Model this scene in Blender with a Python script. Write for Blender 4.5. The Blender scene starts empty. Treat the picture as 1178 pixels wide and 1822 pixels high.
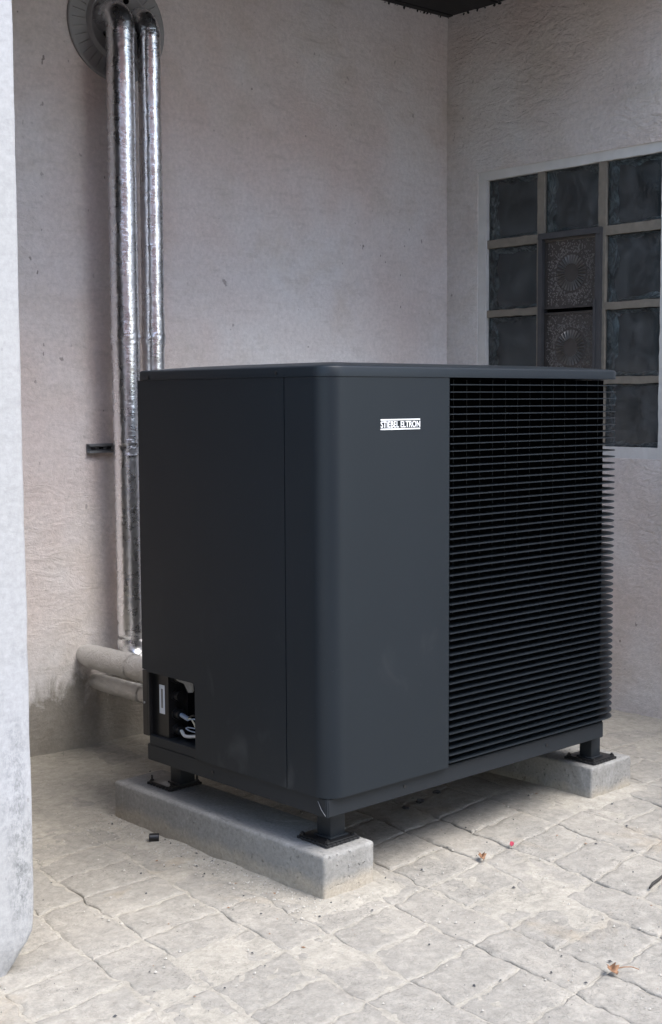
import bpy, bmesh, math, random
from mathutils import Vector, Matrix, noise

random.seed(7)
rad = math.radians
scene = bpy.context.scene
col = scene.collection

# ------------------------------------------------------------------ camera, sky, sun, exposure
cam_d = bpy.data.cameras.new('camera')
cam_d.sensor_fit = 'HORIZONTAL'; cam_d.sensor_width = 36.0; cam_d.lens = 72.473
cam_d.clip_start = 0.05; cam_d.clip_end = 1000.0
cam = bpy.data.objects.new('camera', cam_d); col.objects.link(cam)
CAM = Vector((-2.0041, -2.1699, 1.1442))
_r = Vector((0.7316, -0.6817, -0.0048)); _f = Vector((0.6790, 0.7292, -0.0848)).normalized()
_r = (_r - _f * _r.dot(_f)).normalized(); _u = _r.cross(_f)
cam.matrix_world = Matrix(((_r.x, _u.x, -_f.x, CAM.x), (_r.y, _u.y, -_f.y, CAM.y), (_r.z, _u.z, -_f.z, CAM.z), (0, 0, 0, 1)))
scene.camera = cam

SUN_EL, SUN_AZ = 58.0, 165.0           # azimuth clockwise from +Y: 180 = straight from the yard (-Y)
world = bpy.data.worlds.new('World'); scene.world = world; world.use_nodes = True
wn = world.node_tree; bg = wn.nodes['Background']
sky = wn.nodes.new('ShaderNodeTexSky'); sky.sky_type = 'NISHITA'; sky.sun_disc = False
sky.sun_elevation = rad(SUN_EL); sky.sun_rotation = rad(SUN_AZ)
sky.air_density = 1.2; sky.dust_density = 2.0; sky.ozone_density = 1.5
wn.links.new(sky.outputs[0], bg.inputs[0]); bg.inputs[1].default_value = 0.15
sun_d = bpy.data.lights.new('sun', 'SUN'); sun_d.energy = 1.4; sun_d.angle = rad(35); sun_d.color = (1.0, 0.97, 0.93)
sun = bpy.data.objects.new('sun', sun_d); col.objects.link(sun)
_sd = Vector((math.sin(rad(SUN_AZ)) * math.cos(rad(SUN_EL)), math.cos(rad(SUN_AZ)) * math.cos(rad(SUN_EL)), math.sin(rad(SUN_EL))))
sun.rotation_euler = (-_sd).to_track_quat('-Z', 'Y').to_euler(); sun.location = _sd * 20
vs = scene.view_settings
vs.view_transform = 'Standard'; vs.look = 'None'; vs.exposure = 1.62; vs.gamma = 1.0; vs.use_curve_mapping = False

# ------------------------------------------------------------------ materials
class NT:
    def __init__(self, name):
        self.m = bpy.data.materials.new(name); self.m.use_nodes = True
        self.t = self.m.node_tree; self.b = self.t.nodes['Principled BSDF']; self.out = self.t.nodes['Material Output']
    def n(self, typ, **kw):
        nd = self.t.nodes.new('ShaderNode' + typ)
        for k, v in kw.items():
            if k == 'inp':
                for i, val in v.items(): nd.inputs[i].default_value = val
            else: setattr(nd, k, v)
        return nd
    def l(self, a, b): self.t.links.new(a, b)
    def coord(self, scale=(1, 1, 1), rot=(0, 0, 0), loc=(0, 0, 0), rnd=False):
        tc = self.n('TexCoord'); mp = self.n('Mapping')
        mp.inputs['Scale'].default_value = scale; mp.inputs['Rotation'].default_value = rot; mp.inputs['Location'].default_value = loc
        src = tc.outputs['Object']
        if rnd:
            oi = self.n('ObjectInfo'); mu = self.n('Math', operation='MULTIPLY'); mu.inputs[1].default_value = 37.0
            self.l(oi.outputs['Random'], mu.inputs[0])
            ad = self.n('VectorMath', operation='ADD'); self.l(src, ad.inputs[0]); self.l(mu.outputs[0], ad.inputs[1]); src = ad.outputs[0]
        self.l(src, mp.inputs['Vector']); return mp.outputs[0]
    def noise(self, vec, scale, detail=4, rough=0.55, dist=0.0):
        nd = self.n('TexNoise'); nd.inputs['Scale'].default_value = scale; nd.inputs['Detail'].default_value = detail
        nd.inputs['Roughness'].default_value = rough; nd.inputs['Distortion'].default_value = dist
        self.l(vec, nd.inputs['Vector']); return nd.outputs['Fac']
    def ramp(self, fac, stops, interp='LINEAR'):
        nd = self.n('ValToRGB'); cr = nd.color_ramp; cr.interpolation = interp
        while len(cr.elements) < len(stops): cr.elements.new(0.5)
        for e, (p, c) in zip(cr.elements, stops):
            e.position = p; e.color = (c, c, c, 1) if isinstance(c, (int, float)) else (*c, 1)
        self.l(fac, nd.inputs[0]); return nd.outputs[0]
    def mix(self, fac, a, b, mode='MIX'):
        nd = self.n('MixRGB', blend_type=mode)
        for s, v in ((0, fac), (1, a), (2, b)):
            if hasattr(v, 'is_output'): self.l(v, nd.inputs[s])
            else: nd.inputs[s].default_value = v if isinstance(v, (int, float)) and s == 0 else (*v, 1)
        return nd.outputs[0]
    def math(self, op, a, b=0.0, clamp=False):
        nd = self.n('Math', operation=op, use_clamp=clamp)
        for s, v in ((0, a), (1, b)):
            if hasattr(v, 'is_output'): self.l(v, nd.inputs[s])
            else: nd.inputs[s].default_value = v
        return nd.outputs[0]
    def sep(self):
        tc = self.n('TexCoord'); s = self.n('SeparateXYZ'); self.l(tc.outputs['Object'], s.inputs[0]); return s.outputs
    def bump(self, h, strength, dist, prev=None):
        nd = self.n('Bump'); nd.inputs['Strength'].default_value = strength; nd.inputs['Distance'].default_value = dist
        self.l(h, nd.inputs['Height'])
        if prev is not None: self.l(prev, nd.inputs['Normal'])
        return nd.outputs[0]
    def done(self, color=None, rough=None, normal=None, **kw):
        for key, v in (('Base Color', color), ('Roughness', rough), ('Normal', normal)):
            if v is None: continue
            if hasattr(v, 'is_output'): self.l(v, self.b.inputs[key])
            else: self.b.inputs[key].default_value = (*v, 1) if key == 'Base Color' else v
        for k, v in kw.items(): self.b.inputs[k.replace('_', ' ')].default_value = v
        return self.m

M = {}
def simple(name, color, rough=0.5, var=0.12, scale=30, bump=0.0, **kw):
    t = NT(name); v = t.coord()
    nz = t.noise(v, scale, 5)
    c = t.mix(nz, tuple(x * (1 - var) for x in color), tuple(min(1, x * (1 + var)) for x in color))
    nrm = t.bump(t.noise(v, scale * 6, 3), bump, 0.002) if bump else None
    M[name] = t.done(c, rough, nrm, **kw); return M[name]

def mat_plaster(name, white, pink, tan, dirt=0.0, back=False, rot=0.4, stroke=1.0):
    t = NT(name); v = t.coord(); s = t.sep()
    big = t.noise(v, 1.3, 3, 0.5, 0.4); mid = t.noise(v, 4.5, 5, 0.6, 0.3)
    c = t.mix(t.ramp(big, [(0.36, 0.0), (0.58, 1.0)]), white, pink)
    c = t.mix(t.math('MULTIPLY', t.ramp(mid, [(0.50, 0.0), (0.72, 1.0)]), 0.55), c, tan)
    # brushed grime in thin strokes
    vs_ = t.coord(scale=(2.0, 2.0, 9.0), rot=(rot * 0.5, rot, rot))
    st = t.noise(vs_, 5.0, 6, 0.65, 0.6)
    c = t.mix(t.math('MULTIPLY', t.ramp(st, [(0.52, 0.0), (0.75, 1.0)]), 0.22), c, tuple(x * 0.55 for x in tan))
    # flecks where paint came off
    fl = t.ramp(t.noise(t.coord(scale=(1, 1, 0.7)), 42, 2, 0.5), [(0.71, 0.0), (0.735, 1.0)])
    fl = t.math('MULTIPLY', fl, t.ramp(t.noise(v, 3.1, 2), [(0.45, 0.0), (0.62, 1.0)]))
    c = t.mix(t.math('MULTIPLY', fl, 0.65), c, (0.09, 0.07, 0.06))
    if back:
        # bare cement render and damp stain at the foot of the wall
        wob = t.math('MULTIPLY', t.noise(v, 3.2, 7, 0.72, 1.2), 0.60)
        hgt = t.math('SUBTRACT', wob, t.math('ADD', s[2], 0.05))
        m = t.ramp(t.math('MULTIPLY', hgt, 6.0, True), [(0.0, 0.0), (0.5, 1.0)])
        cem = t.mix(t.noise(v, 14, 6, 0.7), (0.16, 0.145, 0.12), (0.36, 0.34, 0.295))
        c = t.mix(t.math('MULTIPLY', m, 0.9), c, cem)
    if dirt:
        # mould speckle climbing the worn pillar edge
        edge = t.ramp(t.math('ABSOLUTE', t.math('ADD', s[0], 0.700)), [(0.0, 1.0), (0.055, 0.0)])
        low = t.ramp(s[2], [(0.15, 1.0), (0.85, 0.0)])
        sp = t.ramp(t.noise(t.coord(scale=(1.5, 1.5, 0.8)), 48, 9, 0.85, 0.3), [(0.45, 0.0), (0.58, 1.0)])
        sp = t.math('MULTIPLY', sp, t.ramp(t.noise(t.coord(scale=(1, 1, 0.35)), 16, 4, 0.6), [(0.36, 0.0), (0.54, 1.0)]))
        mm = t.math('MULTIPLY', t.math('MULTIPLY', edge, low), sp)
        c = t.mix(t.math('MULTIPLY', mm, dirt), c, (0.13, 0.14, 0.145))
        spk = t.ramp(t.noise(v, 70, 3, 0.6), [(0.68, 0.0), (0.74, 1.0)])
        c = t.mix(t.math('MULTIPLY', spk, t.ramp(s[2], [(0.0, 0.5), (0.6, 0.0)])), c, (0.16, 0.16, 0.16))
    vb = t.coord(scale=(3.0, 3.0, 7.5), rot=(rot * 0.5, rot, rot))
    hm = t.math('MULTIPLY', t.noise(vb, 3.2, 6, 0.58, 1.8), t.ramp(t.noise(v, 2.2, 3, 0.5, 0.5), [(0.38, 0.25), (0.62, 1.0)]))
    n1 = t.bump(hm, 0.6 * stroke, 0.016)
    n2 = t.bump(t.noise(v, 48, 6, 0.72), 0.55 * stroke, 0.007, n1)
    n3 = t.bump(t.noise(v, 190, 3, 0.6), 0.4 * stroke, 0.0025, n2)
    g1 = t.ramp(t.noise(v, 75, 5, 0.75), [(0.30, 0.84), (0.70, 1.07)])
    c = t.mix(1.0, c, g1, 'MULTIPLY')
    M[name] = t.done(c, 0.92, n3); M[name].node_tree.nodes['Principled BSDF'].inputs['Specular IOR Level'].default_value = 0.2

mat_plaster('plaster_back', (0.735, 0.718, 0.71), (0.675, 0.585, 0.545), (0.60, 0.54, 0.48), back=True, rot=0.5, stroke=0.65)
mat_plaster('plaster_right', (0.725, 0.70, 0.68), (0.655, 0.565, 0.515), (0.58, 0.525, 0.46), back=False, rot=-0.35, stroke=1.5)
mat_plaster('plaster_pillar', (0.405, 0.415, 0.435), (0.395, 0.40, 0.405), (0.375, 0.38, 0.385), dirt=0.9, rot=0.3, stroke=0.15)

def mat_paver(name, base, dark, sandc, sandy=0.5):
    t = NT(name); v = t.coord(); vr = t.coord(rnd=True)
    oi = t.n('ObjectInfo')
    c = t.mix(t.noise(vr, 9, 6, 0.68), dark, base)
    c = t.mix(t.math('MULTIPLY', oi.outputs['Random'], 0.45), c, tuple(x * 0.82 for x in base))
    agg = t.ramp(t.noise(vr, 150, 3, 0.6), [(0.56, 0.0), (0.66, 1.0)])
    aggm = t.ramp(t.noise(v, 5, 3, 0.5), [(0.42, 0.0), (0.62, 1.0)])
    c = t.mix(t.math('MULTIPLY', t.math('MULTIPLY', agg, aggm), 0.55), c, tuple(x * 0.45 for x in dark))
    dust = t.ramp(t.noise(v, 3.4, 6, 0.68, 0.6), [(0.46, 0.0), (0.68, 1.0)])
    c = t.mix(t.math('MULTIPLY', dust, sandy), c, sandc)
    och = t.ramp(t.noise(t.coord(loc=(3.1, 7.7, 0)), 2.6, 5, 0.62, 0.5), [(0.61, 0.0), (0.74, 1.0)])
    c = t.mix(t.math('MULTIPLY', och, 0.42), c, (0.37, 0.285, 0.18))
    wear = t.ramp(t.noise(vr, 38, 8, 0.78, 0.4), [(0.34, 0.74), (0.66, 1.14)]); c = t.mix(1.0, c, wear, 'MULTIPLY')
    cr = t.n('TexVoronoi', feature='DISTANCE_TO_EDGE'); cr.inputs['Scale'].default_value = 5.5
    t.l(t.mix(0.12, v, t.n('TexNoise', inp={'Scale': 9.0, 'Detail': 5.0}).outputs['Color']), cr.inputs['Vector'])
    hair = t.math('MULTIPLY', t.ramp(cr.outputs['Distance'], [(0.0, 1.0), (0.012, 0.0)]), t.ramp(t.noise(v, 3.7, 2), [(0.54, 0.0), (0.62, 1.0)]))
    c = t.mix(t.math('MULTIPLY', hair, 0.55), c, tuple(x * 0.35 for x in dark))
    n1 = t.bump(t.noise(vr, 16, 8, 0.75, 0.6), 0.55, 0.009)
    n2 = t.bump(t.noise(vr, 110, 5, 0.7), 0.7, 0.004, n1)
    M[name] = t.done(c, 0.95, n2, Specular_IOR_Level=0.15)
mat_paver('paver', (0.365, 0.345, 0.305), (0.26, 0.246, 0.22), (0.415, 0.386, 0.335), 0.65)
mat_paver('sand', (0.44, 0.412, 0.355), (0.285, 0.267, 0.23), (0.48, 0.447, 0.385), 0.5)

def mat_concrete(name, a, b):
    t = NT(name); v = t.coord(); s = t.sep()
    c = t.mix(t.noise(v, 7, 7, 0.7, 0.3), a, b)
    por = t.ramp(t.noise(v, 85, 3, 0.55), [(0.63, 0.0), (0.70, 1.0)])
    c = t.mix(t.math('MULTIPLY', por, 0.35), c, tuple(x * 0.5 for x in a))
    eff = t.ramp(t.noise(t.coord(scale=(1, 1, 0.4)), 12, 5, 0.7, 0.6), [(0.56, 0.0), (0.66, 1.0)])
    c = t.mix(t.math('MULTIPLY', eff, 0.3), c, (0.46, 0.455, 0.44))
    low = t.math('MULTIPLY', t.ramp(t.math('SUBTRACT', s[2], t.math('MULTIPLY', t.noise(v, 16, 4), 0.05)), [(0.0, 1.0), (0.03, 0.0)]), 0.6)
    c = t.mix(low, c, (0.46, 0.40, 0.31))
    gr = t.ramp(t.noise(v, 130, 4, 0.7), [(0.3, 0.78), (0.7, 1.12)]); c = t.mix(1.0, c, gr, 'MULTIPLY')
    n1 = t.bump(t.noise(v, 26, 7, 0.75), 0.6, 0.006)
    n2 = t.bump(por, 0.8, -0.003, n1)
    M[name] = t.done(c, 0.9, n2, Specular_IOR_Level=0.2)
mat_concrete('concrete', (0.215, 0.212, 0.20), (0.315, 0.31, 0.295))

def mat_paint(name, color, rough, smudge=0.0):
    t = NT(name); v = t.coord()
    c = t.mix(t.noise(v, 5, 4), tuple(x * 0.93 for x in color), tuple(x * 1.07 for x in color))
    if smudge:
        # dusty hand marks on the lower half of the panel
        s = t.sep()
        sm = t.ramp(t.noise(t.coord(scale=(1, 1.6, 0.8)), 6.3, 5, 0.55, 0.9), [(0.60, 0.0), (0.76, 1.0)])
        sm = t.math('MULTIPLY', sm, t.ramp(s[2], [(0.25, 1.0), (0.78, 0.0)]))
        c = t.mix(t.math('MULTIPLY', sm, smudge), c, (0.20, 0.20, 0.20))
    dst = t.ramp(t.noise(v, 210, 2, 0.5), [(0.70, 0.0), (0.78, 1.0)])
    c = t.mix(t.math('MULTIPLY', dst, 0.06), c, (0.3, 0.3, 0.3))
    rr = t.math('ADD', t.math('MULTIPLY', t.noise(v, 8, 5), 0.14), rough - 0.07)
    n1 = t.bump(t.noise(v, 900, 2), 0.06, 0.0006)
    M[name] = t.done(c, rr, n1, Specular_IOR_Level=0.26)
mat_paint('anthracite', (0.0118, 0.0162, 0.0212), 0.42, 0.12)
mat_paint('anthracite_fin', (0.0145, 0.019, 0.024), 0.40)
mat_paint('anthracite_base', (0.0145, 0.018, 0.0225), 0.46)
simple('dark_core', (0.003, 0.003, 0.004), 0.9, Specular_IOR_Level=0.0)
simple('black_plastic', (0.010, 0.010, 0.011), 0.38, bump=0.1)
simple('black_rubber', (0.014, 0.014, 0.015), 0.75, bump=0.3)
simple('badge_white', (0.86, 0.88, 0.90), 0.35, 0.03)
simple('sticker_white', (0.62, 0.66, 0.72), 0.5, 0.05)
simple('cable_blue_grey', (0.30, 0.36, 0.46), 0.45)
simple('cable_white', (0.68, 0.68, 0.66), 0.4)
simple('wire_cream', (0.62, 0.57, 0.44), 0.45)
simple('galvanised', (0.22, 0.23, 0.24), 0.45, 0.3, 60, 0.1, Metallic=0.5)
simple('rosette_grey', (0.27, 0.265, 0.26), 0.5, 0.12)
simple('soffit_dark', (0.012, 0.012, 0.013), 0.8, 0.5, 18, 0.4)
simple('mortar', (0.215, 0.19, 0.155), 0.95, 0.3, 40, 0.6)
simple('surround_white', (0.60, 0.59, 0.565), 0.9, 0.18, 14, 0.5)
simple('vent_metal', (0.07, 0.072, 0.077), 0.45, 0.25, 20, 0.1, Metallic=0.3)
simple('vent_plate', (0.070, 0.063, 0.059), 0.34, 0.35, 35, 0.35, Metallic=0.3)
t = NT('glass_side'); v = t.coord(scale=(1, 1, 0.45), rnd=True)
M['glass_side'] = t.done(t.ramp(t.noise(v, 30, 5, 0.65, 1.8), [(0.40, (0.10, 0.12, 0.13)), (0.52, (0.34, 0.39, 0.41)), (0.66, (0.85, 0.92, 0.95))]), 0.35)  # pale streaks paint light refracted in the block into the side wall colour
simple('vent_relief', (0.19, 0.18, 0.17), 0.35, 0.35, 50, 0.2, Metallic=0.3)
simple('glass_back', (0.045, 0.051, 0.058), 0.3, 0.35, 7, 0.2)
simple('leaf_brown', (0.24, 0.13, 0.07), 0.8, 0.35, 60, 0.5)
simple('petal_red', (0.33, 0.02, 0.05), 0.6, 0.3, 60)
simple('twig_dark', (0.03, 0.027, 0.024), 0.8, 0.3, 80, 0.5)
simple('stone_dark', (0.055, 0.055, 0.06), 0.9, 0.4, 60, 0.5)
simple('stone_pale', (0.42, 0.40, 0.36), 0.95, 0.35, 60, 0.5)
simple('ground', (0.33, 0.31, 0.27), 0.95, 0.25, 1.5, 0.3)
simple('yard_red', (0.36, 0.175, 0.14), 0.9, 0.25, 6)

t = NT('foil')
v = t.coord(); vz = t.coord(scale=(1, 1, 5.0))
cr1 = t.noise(vz, 42, 4, 0.6, 0.5); cr2 = t.noise(v, 9, 3, 0.5, 0.4); cr3 = t.n('TexVoronoi'); cr3.inputs['Scale'].default_value = 55
t.l(t.coord(scale=(1, 1, 1.8)), cr3.inputs['Vector'])
n1 = t.bump(cr2, 0.5, 0.011); n2 = t.bump(cr1, 0.24, 0.0032, n1); n3 = t.bump(cr3.outputs['Distance'], 0.2, 0.0026, n2)
M['foil'] = t.done(t.mix(t.noise(v, 6, 3), (0.74, 0.74, 0.76), (0.88, 0.88, 0.89)), t.math('ADD', t.math('MULTIPLY', t.noise(v, 22, 4), 0.22), 0.17), n3, Metallic=1.0)
t = NT('foil_dull')
v = t.coord()
n1 = t.bump(t.noise(v, 30, 6, 0.65, 0.8), 0.8, 0.010)
M['foil_dull'] = t.done(t.mix(t.noise(v, 12, 5, 0.65), (0.50, 0.49, 0.47), (0.68, 0.67, 0.65)), 0.45, n1, Metallic=0.35)
# wavy glass pane: see-through with fresnel gloss
t = NT('glass_pane')
v = t.coord(rnd=True)
tr = t.n('BsdfTransparent'); tr.inputs[0].default_value = (0.60, 0.67, 0.69, 1)
gl = t.n('BsdfGlossy'); gl.inputs['Roughness'].default_value = 0.12
nb = t.bump(t.noise(v, 7, 3, 0.5, 0.8), 0.5, 0.02); t.l(nb, gl.inputs['Normal'])
fr = t.n('Fresnel'); fr.inputs['IOR'].default_value = 1.5; t.l(nb, fr.inputs['Normal'])
grime = t.ramp(t.noise(v, 13, 6, 0.7, 0.6), [(0.40, 0.04), (0.75, 0.22)])
df = t.n('BsdfDiffuse'); df.inputs[0].default_value = (0.36, 0.39, 0.40, 1)
mx = t.n('MixShader'); t.l(fr.outputs[0], mx.inputs[0]); t.l(tr.outputs[0], mx.inputs[1]); t.l(gl.outputs[0], mx.inputs[2])
mx2 = t.n('MixShader'); t.l(grime, mx2.inputs[0]); t.l(mx.outputs[0], mx2.inputs[1]); t.l(df.outputs[0], mx2.inputs[2])
t.l(mx2.outputs[0], t.out.inputs['Surface']); M['glass_pane'] = t.m

# ------------------------------------------------------------------ mesh helpers
def mesh_obj(name, verts, faces, mat, parent=None, smooth=False, mats=None, fmats=None):
    me = bpy.data.meshes.new(name); me.from_pydata([tuple(v) for v in verts], [], faces); me.update()
    for mm in (mats or [mat]): me.materials.append(M[mm])
    if fmats:
        for p, i in zip(me.polygons, fmats): p.material_index = i
    if smooth:
        for p in me.polygons: p.use_smooth = True
    o = bpy.data.objects.new(name, me); col.objects.link(o)
    if parent is not None: o.parent = parent
    return o

class MB:
    def __init__(s): s.v = []; s.f = []; s.m = []
    def add(s, vs, fs, mi=0):
        b = len(s.v); s.v += [Vector(v) for v in vs]; s.f += [tuple(b + i for i in f) for f in fs]; s.m += [mi] * len(fs)
    def box(s, a, b, mi=0, bev=0.0):
        (x0, y0, z0), (x1, y1, z1) = a, b
        if bev <= 0:
            s.add([(x0, y0, z0), (x1, y0, z0), (x1, y1, z0), (x0, y1, z0), (x0, y0, z1), (x1, y0, z1), (x1, y1, z1), (x0, y1, z1)],
                  [(0, 3, 2, 1), (4, 5, 6, 7), (0, 1, 5, 4), (1, 2, 6, 5), (2, 3, 7, 6), (3, 0, 4, 7)], mi)
        else:
            bm = bmesh.new(); bmesh.ops.create_cube(bm, size=1.0)
            for w in bm.verts: w.co = Vector(((x0 + x1) / 2 + w.co.x * (x1 - x0), (y0 + y1) / 2 + w.co.y * (y1 - y0), (z0 + z1) / 2 + w.co.z * (z1 - z0)))
            bmesh.ops.bevel(bm, geom=bm.edges[:], offset=bev, segments=2, affect='EDGES', profile=0.5)
            s.bm(bm, mi)
    def bm(s, bm, mi=0):
        bm.verts.ensure_lookup_table(); bm.verts.index_update()
        s.add([w.co.copy() for w in bm.verts], [tuple(w.index for w in f.verts) for f in bm.faces], mi); bm.free()
    def tube(s, pts, rads, n=12, mi=0, cap=True):
        pts = [Vector(p) for p in pts]
        if isinstance(rads, (int, float)): rads = [rads] * len(pts)
        up = None; rings = []
        for i, p in enumerate(pts):
            d = (pts[min(i + 1, len(pts) - 1)] - pts[max(i - 1, 0)]).normalized()
            if up is None:
                up = Vector((0, 0, 1)) if abs(d.z) < 0.9 else Vector((1, 0, 0))
            up = (up - d * up.dot(d)).normalized(); w = d.cross(up)
            rings.append([p + (up * math.cos(2 * math.pi * k / n) + w * math.sin(2 * math.pi * k / n)) * rads[i] for k in range(n)])
        vs = [q for r in rings for q in r]; fs = []
        for i in range(len(rings) - 1):
            for k in range(n):
                a = i * n + k; b = i * n + (k + 1) % n; fs.append((a, b, b + n, a + n))
        if cap: fs += [tuple(range(n - 1, -1, -1)), tuple((len(rings) - 1) * n + k for k in range(n))]
        s.add(vs, fs, mi)
    def cyl(s, p, axis, r, h, n=16, mi=0):
        s.tube([Vector(p), Vector(p) + Vector(axis).normalized() * h], r, n, mi)
    def sweep_path(s, outer, inner, z0, z1, mi=0, zi0=None, zi1=None):
        """closed slab between two open polylines in plan, from z0 to z1"""
        n = len(outer); zi0 = z0 if zi0 is None else zi0; zi1 = z1 if zi1 is None else zi1
        vs = [(x, y, z0) for x, y in outer] + [(x, y, z1) for x, y in outer] + [(x, y, zi0) for x, y in inner] + [(x, y, zi1) for x, y in inner]
        fs = []
        for i in range(n - 1):
            fs += [(i, i + 1, n + i + 1, n + i), (2 * n + i + 1, 2 * n + i, 3 * n + i, 3 * n + i + 1),
                   (n + i, n + i + 1, 3 * n + i + 1, 3 * n + i), (i + 1, i, 2 * n + i, 2 * n + i + 1)]
        fs += [(0, n, 3 * n, 2 * n), (n - 1, 3 * n - 1, 4 * n - 1, 2 * n - 1)]
        s.add(vs, fs, mi)
    def prism(s, poly, z0, z1, mi=0):
        n = len(poly)
        s.add([(x, y, z0) for x, y in poly] + [(x, y, z1) for x, y in poly],
              [tuple(range(n - 1, -1, -1)), tuple(range(n, 2 * n))] + [(i, (i + 1) % n, n + (i + 1) % n, n + i) for i in range(n)], mi)
    def build(s, name, mat, parent=None, smooth=False, mats=None, fix=True):
        o = mesh_obj(name, s.v, s.f, mat, parent, smooth, mats, s.m)
        if fix:
            bm = bmesh.new(); bm.from_mesh(o.data); bmesh.ops.recalc_face_normals(bm, faces=bm.faces[:]); bm.to_mesh(o.data); bm.free()
        return o
def smooth_by_angle(o, ang=35):
    me = o.data
    for p in me.polygons: p.use_smooth = True
    bm = bmesh.new(); bm.from_mesh(me)
    for e in bm.edges:
        if len(e.link_faces) == 2 and e.calc_face_angle(0) > rad(ang): e.smooth = False
    bm.to_mesh(me); bm.free(); return o
def empty(name, loc=(0, 0, 0)):
    o = bpy.data.objects.new(name, None); o.empty_display_size = 0.1; o.location = loc; col.objects.link(o); return o
def tag(o, label=None, cat=None, group=None, kind=None):
    if label: o['label'] = label
    if cat: o['category'] = cat
    if group: o['group'] = group
    if kind: o['kind'] = kind
    return o
def arc(cx, cy, r, a0, a1, n):
    return [(cx + r * math.cos(rad(a0 + (a1 - a0) * i / n)), cy + r * math.sin(rad(a0 + (a1 - a0) * i / n))) for i in range(n + 1)]
def nz(p, sc, seed=0.0): return noise.noise(Vector(p) * sc + Vector((seed, seed * 1.7, seed * 0.3)))
def sstep(a, b, x):
    t = max(0.0, min(1.0, (x - a) / (b - a))); return t * t * (3 - 2 * t)

# ------------------------------------------------------------------ room frame: s to the left along the back wall, t towards the yard along the right wall
RO = Vector((2.0602, 1.4995, 0)); WY = 0.0305
E1 = Vector((-1, WY, 0)).normalized(); E2 = Vector((-WY, -1, 0)).normalized()
def R(s, t, z): return RO + E1 * s + E2 * t + Vector((0, 0, z))
CEIL = 2.652

def plaster_wall(name, mapf, nrm, s0, s1, z0, z1, step, mat, hole=None, thick=0.2, amp=0.0028):
    def ticks(a, b, extra):
        n = max(2, int((b - a) / step)); xs = [a + (b - a) * i / n for i in range(n + 1)]
        for e in extra:
            k = min(range(len(xs)), key=lambda i: abs(xs[i] - e)); xs[k] = e
        return xs
    xs = ticks(s0, s1, hole[:2] if hole else []); zs = ticks(z0, z1, hole[2:] if hole else [])
    idx = {}; vs = []; fs = []
    def vid(i, j, back=False):
        k = (i, j, back)
        if k not in idx:
            p = mapf(xs[i], zs[j])
            if back: p = p - nrm * thick
            else: p = p + nrm * (amp * nz(p, 6.0, 2) + amp * 0.5 * nz(p, 22.0, 5))
            idx[k] = len(vs); vs.append(p)
        return idx[k]
    def solid(i, j):
        if not (0 <= i < len(xs) - 1 and 0 <= j < len(zs) - 1): return False
        if hole:
            cx = (xs[i] + xs[i + 1]) / 2; cz = (zs[j] + zs[j + 1]) / 2
            if hole[0] < cx < hole[1] and hole[2] < cz < hole[3]: return False
        return True
    for i in range(len(xs) - 1):
        for j in range(len(zs) - 1):
            if not solid(i, j): continue
            fs.append((vid(i, j), vid(i + 1, j), vid(i + 1, j + 1), vid(i, j + 1)))
            for (di, dj, a, b) in ((-1, 0, (i, j), (i, j + 1)), (1, 0, (i + 1, j), (i + 1, j + 1)), (0, -1, (i, j), (i + 1, j)), (0, 1, (i, j + 1), (i + 1, j + 1))):
                if not solid(i + di, j + dj): fs.append((vid(*a), vid(*b), vid(*b, True), vid(*a, True)))
    o = mesh_obj(name, vs, fs, mat)
    bm = bmesh.new(); bm.from_mesh(o.data); bmesh.ops.recalc_face_normals(bm, faces=bm.faces[:]); bm.to_mesh(o.data); bm.free()
    smooth_by_angle(o, 40); return o

# walls
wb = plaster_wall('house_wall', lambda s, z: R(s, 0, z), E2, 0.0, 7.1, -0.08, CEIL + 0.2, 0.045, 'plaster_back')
tag(wb, 'rough plastered back wall with pinkish grey worn paint behind the unit', 'wall')
HOLE = (0.166, 1.06, 0.925, 2.025)      # t0, t1, z0, z1
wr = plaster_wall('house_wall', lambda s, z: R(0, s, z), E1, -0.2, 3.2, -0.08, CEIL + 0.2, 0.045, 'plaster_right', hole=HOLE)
tag(wr, 'rough plastered side wall with the glass block window on the right', 'wall')

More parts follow.
